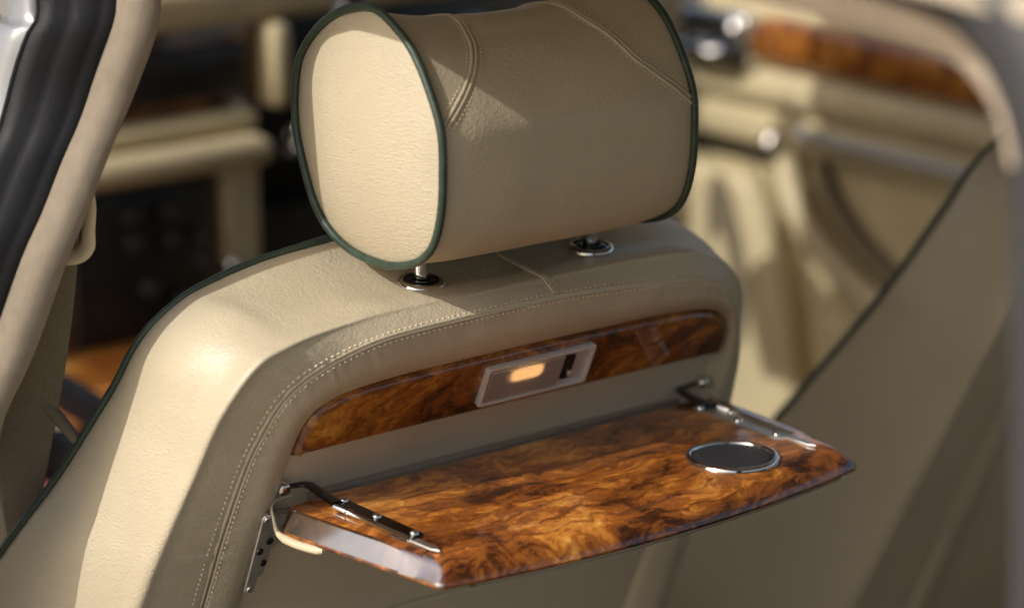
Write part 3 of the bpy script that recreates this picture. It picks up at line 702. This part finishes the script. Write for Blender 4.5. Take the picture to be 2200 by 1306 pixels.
for x, y, z, r in ((.489, .975, -.272, .0085), (.5775, .975, -.142, .010), (.570, .97, -.158, .007)):
    V, Fc = lathe([(.0001, r * 1.6), (r * .6, r * 1.5), (r, r), (r, -.02)], (x, y, z), (-.3, -1, .5), 20); mesh('chrome_button', V, Fc, 'chrome', dash)
# centre console between the seats
con = empty('centre_console', (.36, .80, -.74), 'blurred orange walnut centre console glimpsed beside the seat belt', 'console')
def cb_(name, lo, hi, mat, bev=.006): V, Fc = box(lo, hi, bev); return mesh(name, V, Fc, mat, con, sharp=50)
cb_('wood_panel', (.235, .86, -.375), (.41, 1.0, -.335), 'walnut_door', .01)
cb_('console_body', (.22, .30, -.74), (.56, .99, -.40), 'carpet', .02)
V, Fc = tube([(.06, .71, -.222), (.118, .70, -.262), (.168, .70, -.300), (.26, .68, -.37)], .016, 20); mesh('grey_rail', V, Fc, 'grey_plastic', con)
V, Fc = tube([(.09, .74, -.315), (.135, .735, -.338), (.19, .735, -.37), (.28, .72, -.43)], .024, 20); mesh('grey_cover', V, Fc, 'grey_plastic', con)
seatc = empty('seat_cushion', (.07, .45, -.74), 'red brown cushion edge in the shadow at lower left', 'cushion')
V, Fc = box((-.10, .42, -.56), (.150, .80, -.352), .04); mesh('cushion_pad', V, Fc, 'red_carpet', seatc, sharp=60)
V, Fc = box((-.11, .41, -.72), (.16, .81, -.56), .03); mesh('cushion_base', V, Fc, 'carpet', seatc, sharp=60)
# steering wheel, only its rim shows beside the headrest
sw = empty('steering_wheel', (.80, .80, -.10), 'dark blurred steering wheel rim behind the headrest', 'steering wheel')
axw = unit(np.array([0, -1., .45])); e1 = np.array([1., 0, 0]); e2 = np.cross(axw, e1)
cw = np.array([.705, .80, -.065])
th = np.linspace(0, 2 * math.pi, 72, endpoint=False)
V, Fc = tube(cw + .185 * (np.cos(th)[:, None] * e1 + np.sin(th)[:, None] * e2), .014, 12, True); mesh('rim', V, Fc, 'dark', sw)
V, Fc = lathe([(.0001, .02), (.05, .018), (.065, 0), (.05, -.06)], cw - axw * .03, axw, 32); mesh('hub', V, Fc, 'dark', sw)
for a in (R(200), R(340)):
    V, Fc = tube([cw - axw * .02 + .05 * (math.cos(a) * e1 + math.sin(a) * e2), cw + .18 * (math.cos(a) * e1 + math.sin(a) * e2)], .011, 10, flat=.5, upv=axw); mesh('spoke', V, Fc, 'dark', sw)

# ================================================================== FAR DOOR
door = empty('far_door', (1.17, .65, -.74), 'blurred cream door with walnut capping and chrome handle at upper right', 'car door')
DOME = lambda r, Rc: [(.0001, .004)] + [(r * f, .004 - r * r * f * f / (2 * Rc)) for f in (.25, .5, .75, 1.0)] + [(r, -.012)]
def dr(name, lo, hi, mat, bev=.006): V, Fc = box(lo, hi, bev); return mesh(name, V, Fc, mat, door, sharp=50)
dr('rear_door_panel', (1.165, -1.0, -.74), (1.21, .04, -.03), 'cream_dash', .01)
dr('door_panel', (1.16, .05, -.74), (1.21, 1.20, -.02), 'cream_dash', .01)
dr('walnut_capping', (1.135, .30, -.124), (1.17, .882, -.070), 'walnut_door', .01)
dr('upper_roll', (1.135, .30, -.172), (1.17, 1.15, -.130), 'cream_dash', .014)
dr('lower_roll', (1.140, .30, -.222), (1.17, 1.15, -.178), 'cream_dash', .014)
V, Fc = tube([(1.130, .30, -.193), (1.130, .55, -.193), (1.130, .80, -.190), (1.138, .812, -.190)], .0085, 12); mesh('chrome_strip', V, Fc, 'grey_strip', door)
V, Fc = lathe(DOME(.0095, .032), (1.122, .838, -.204), (-.83, -.34, .445), 24); mesh('chrome_stud', V, Fc, 'chrome', door)
hb = dr('handle_plate', (1.125, .885, -.132), (1.17, 1.0, -.070), 'chrome', .008)
dr('handle_recess', (1.118, .905, -.098), (1.13, .99, -.082), 'dark', .003)
V, Fc = tube([(1.115, .99, -.118), (1.100, .97, -.115), (1.098, .91, -.112), (1.115, .895, -.110)], .009, 12); mesh('handle_lever', V, Fc, 'chrome', door)
for y, z in ((.897, -.082), (1.018, -.128)):
    V, Fc = lathe(DOME(.0085, .022), (1.118, y, z), (-.83, -.34, .445), 20); mesh('chrome_stud', V, Fc, 'chrome', door)
# shadow gap under the roll, arm rest loop and pocket mouldings
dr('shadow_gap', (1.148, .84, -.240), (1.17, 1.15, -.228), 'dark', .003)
pad = smooth_path([(1.06, -.262), (.95, -.252), (.885, -.250), (.846, -.300), (.812, -.39), (.795, -.50), (.80, -.62), (.95, -.64), (1.06, -.62)], 80, True)
V, Fc = slab(pad, .045, .018, ((1.165, 0, 0), (0, 1, 0), (0, 0, 1), (-1, 0, 0))); mesh('armrest_pad', V, Fc, 'cream_dash', door, sharp=50)
el = np.array([(.902 + .030 * math.cos(a_) + .02 * math.sin(a_), -.355 + .098 * math.sin(a_)) for a_ in np.linspace(0, 2 * math.pi, 40, endpoint=False)])
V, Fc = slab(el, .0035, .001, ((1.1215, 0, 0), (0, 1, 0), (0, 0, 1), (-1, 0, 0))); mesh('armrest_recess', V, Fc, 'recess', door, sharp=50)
el = np.array([(.905 + .015 * math.cos(a_) + .01 * math.sin(a_), -.385 + .060 * math.sin(a_)) for a_ in np.linspace(0, 2 * math.pi, 32, endpoint=False)])
V, Fc = slab(el, .006, .003, ((1.119, 0, 0), (0, 1, 0), (0, 0, 1), (-1, 0, 0))); mesh('pull_handle', V, Fc, 'cream_dash', door, sharp=50)
V, Fc = tube(smooth_path([(1.14, .835, -.225), (1.13, .80, -.275), (1.13, .745, -.325), (1.13, .66, -.365), (1.13, .55, -.385), (1.13, .35, -.39)], 60), .017, 16); mesh('pocket_moulding', V, Fc, 'cream_dash', door)
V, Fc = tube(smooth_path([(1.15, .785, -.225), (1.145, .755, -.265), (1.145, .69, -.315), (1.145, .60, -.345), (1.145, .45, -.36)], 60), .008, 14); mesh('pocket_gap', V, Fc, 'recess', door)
dr('door_pocket', (1.10, .30, -.66), (1.17, .80, -.50), 'cream_dash', .02)
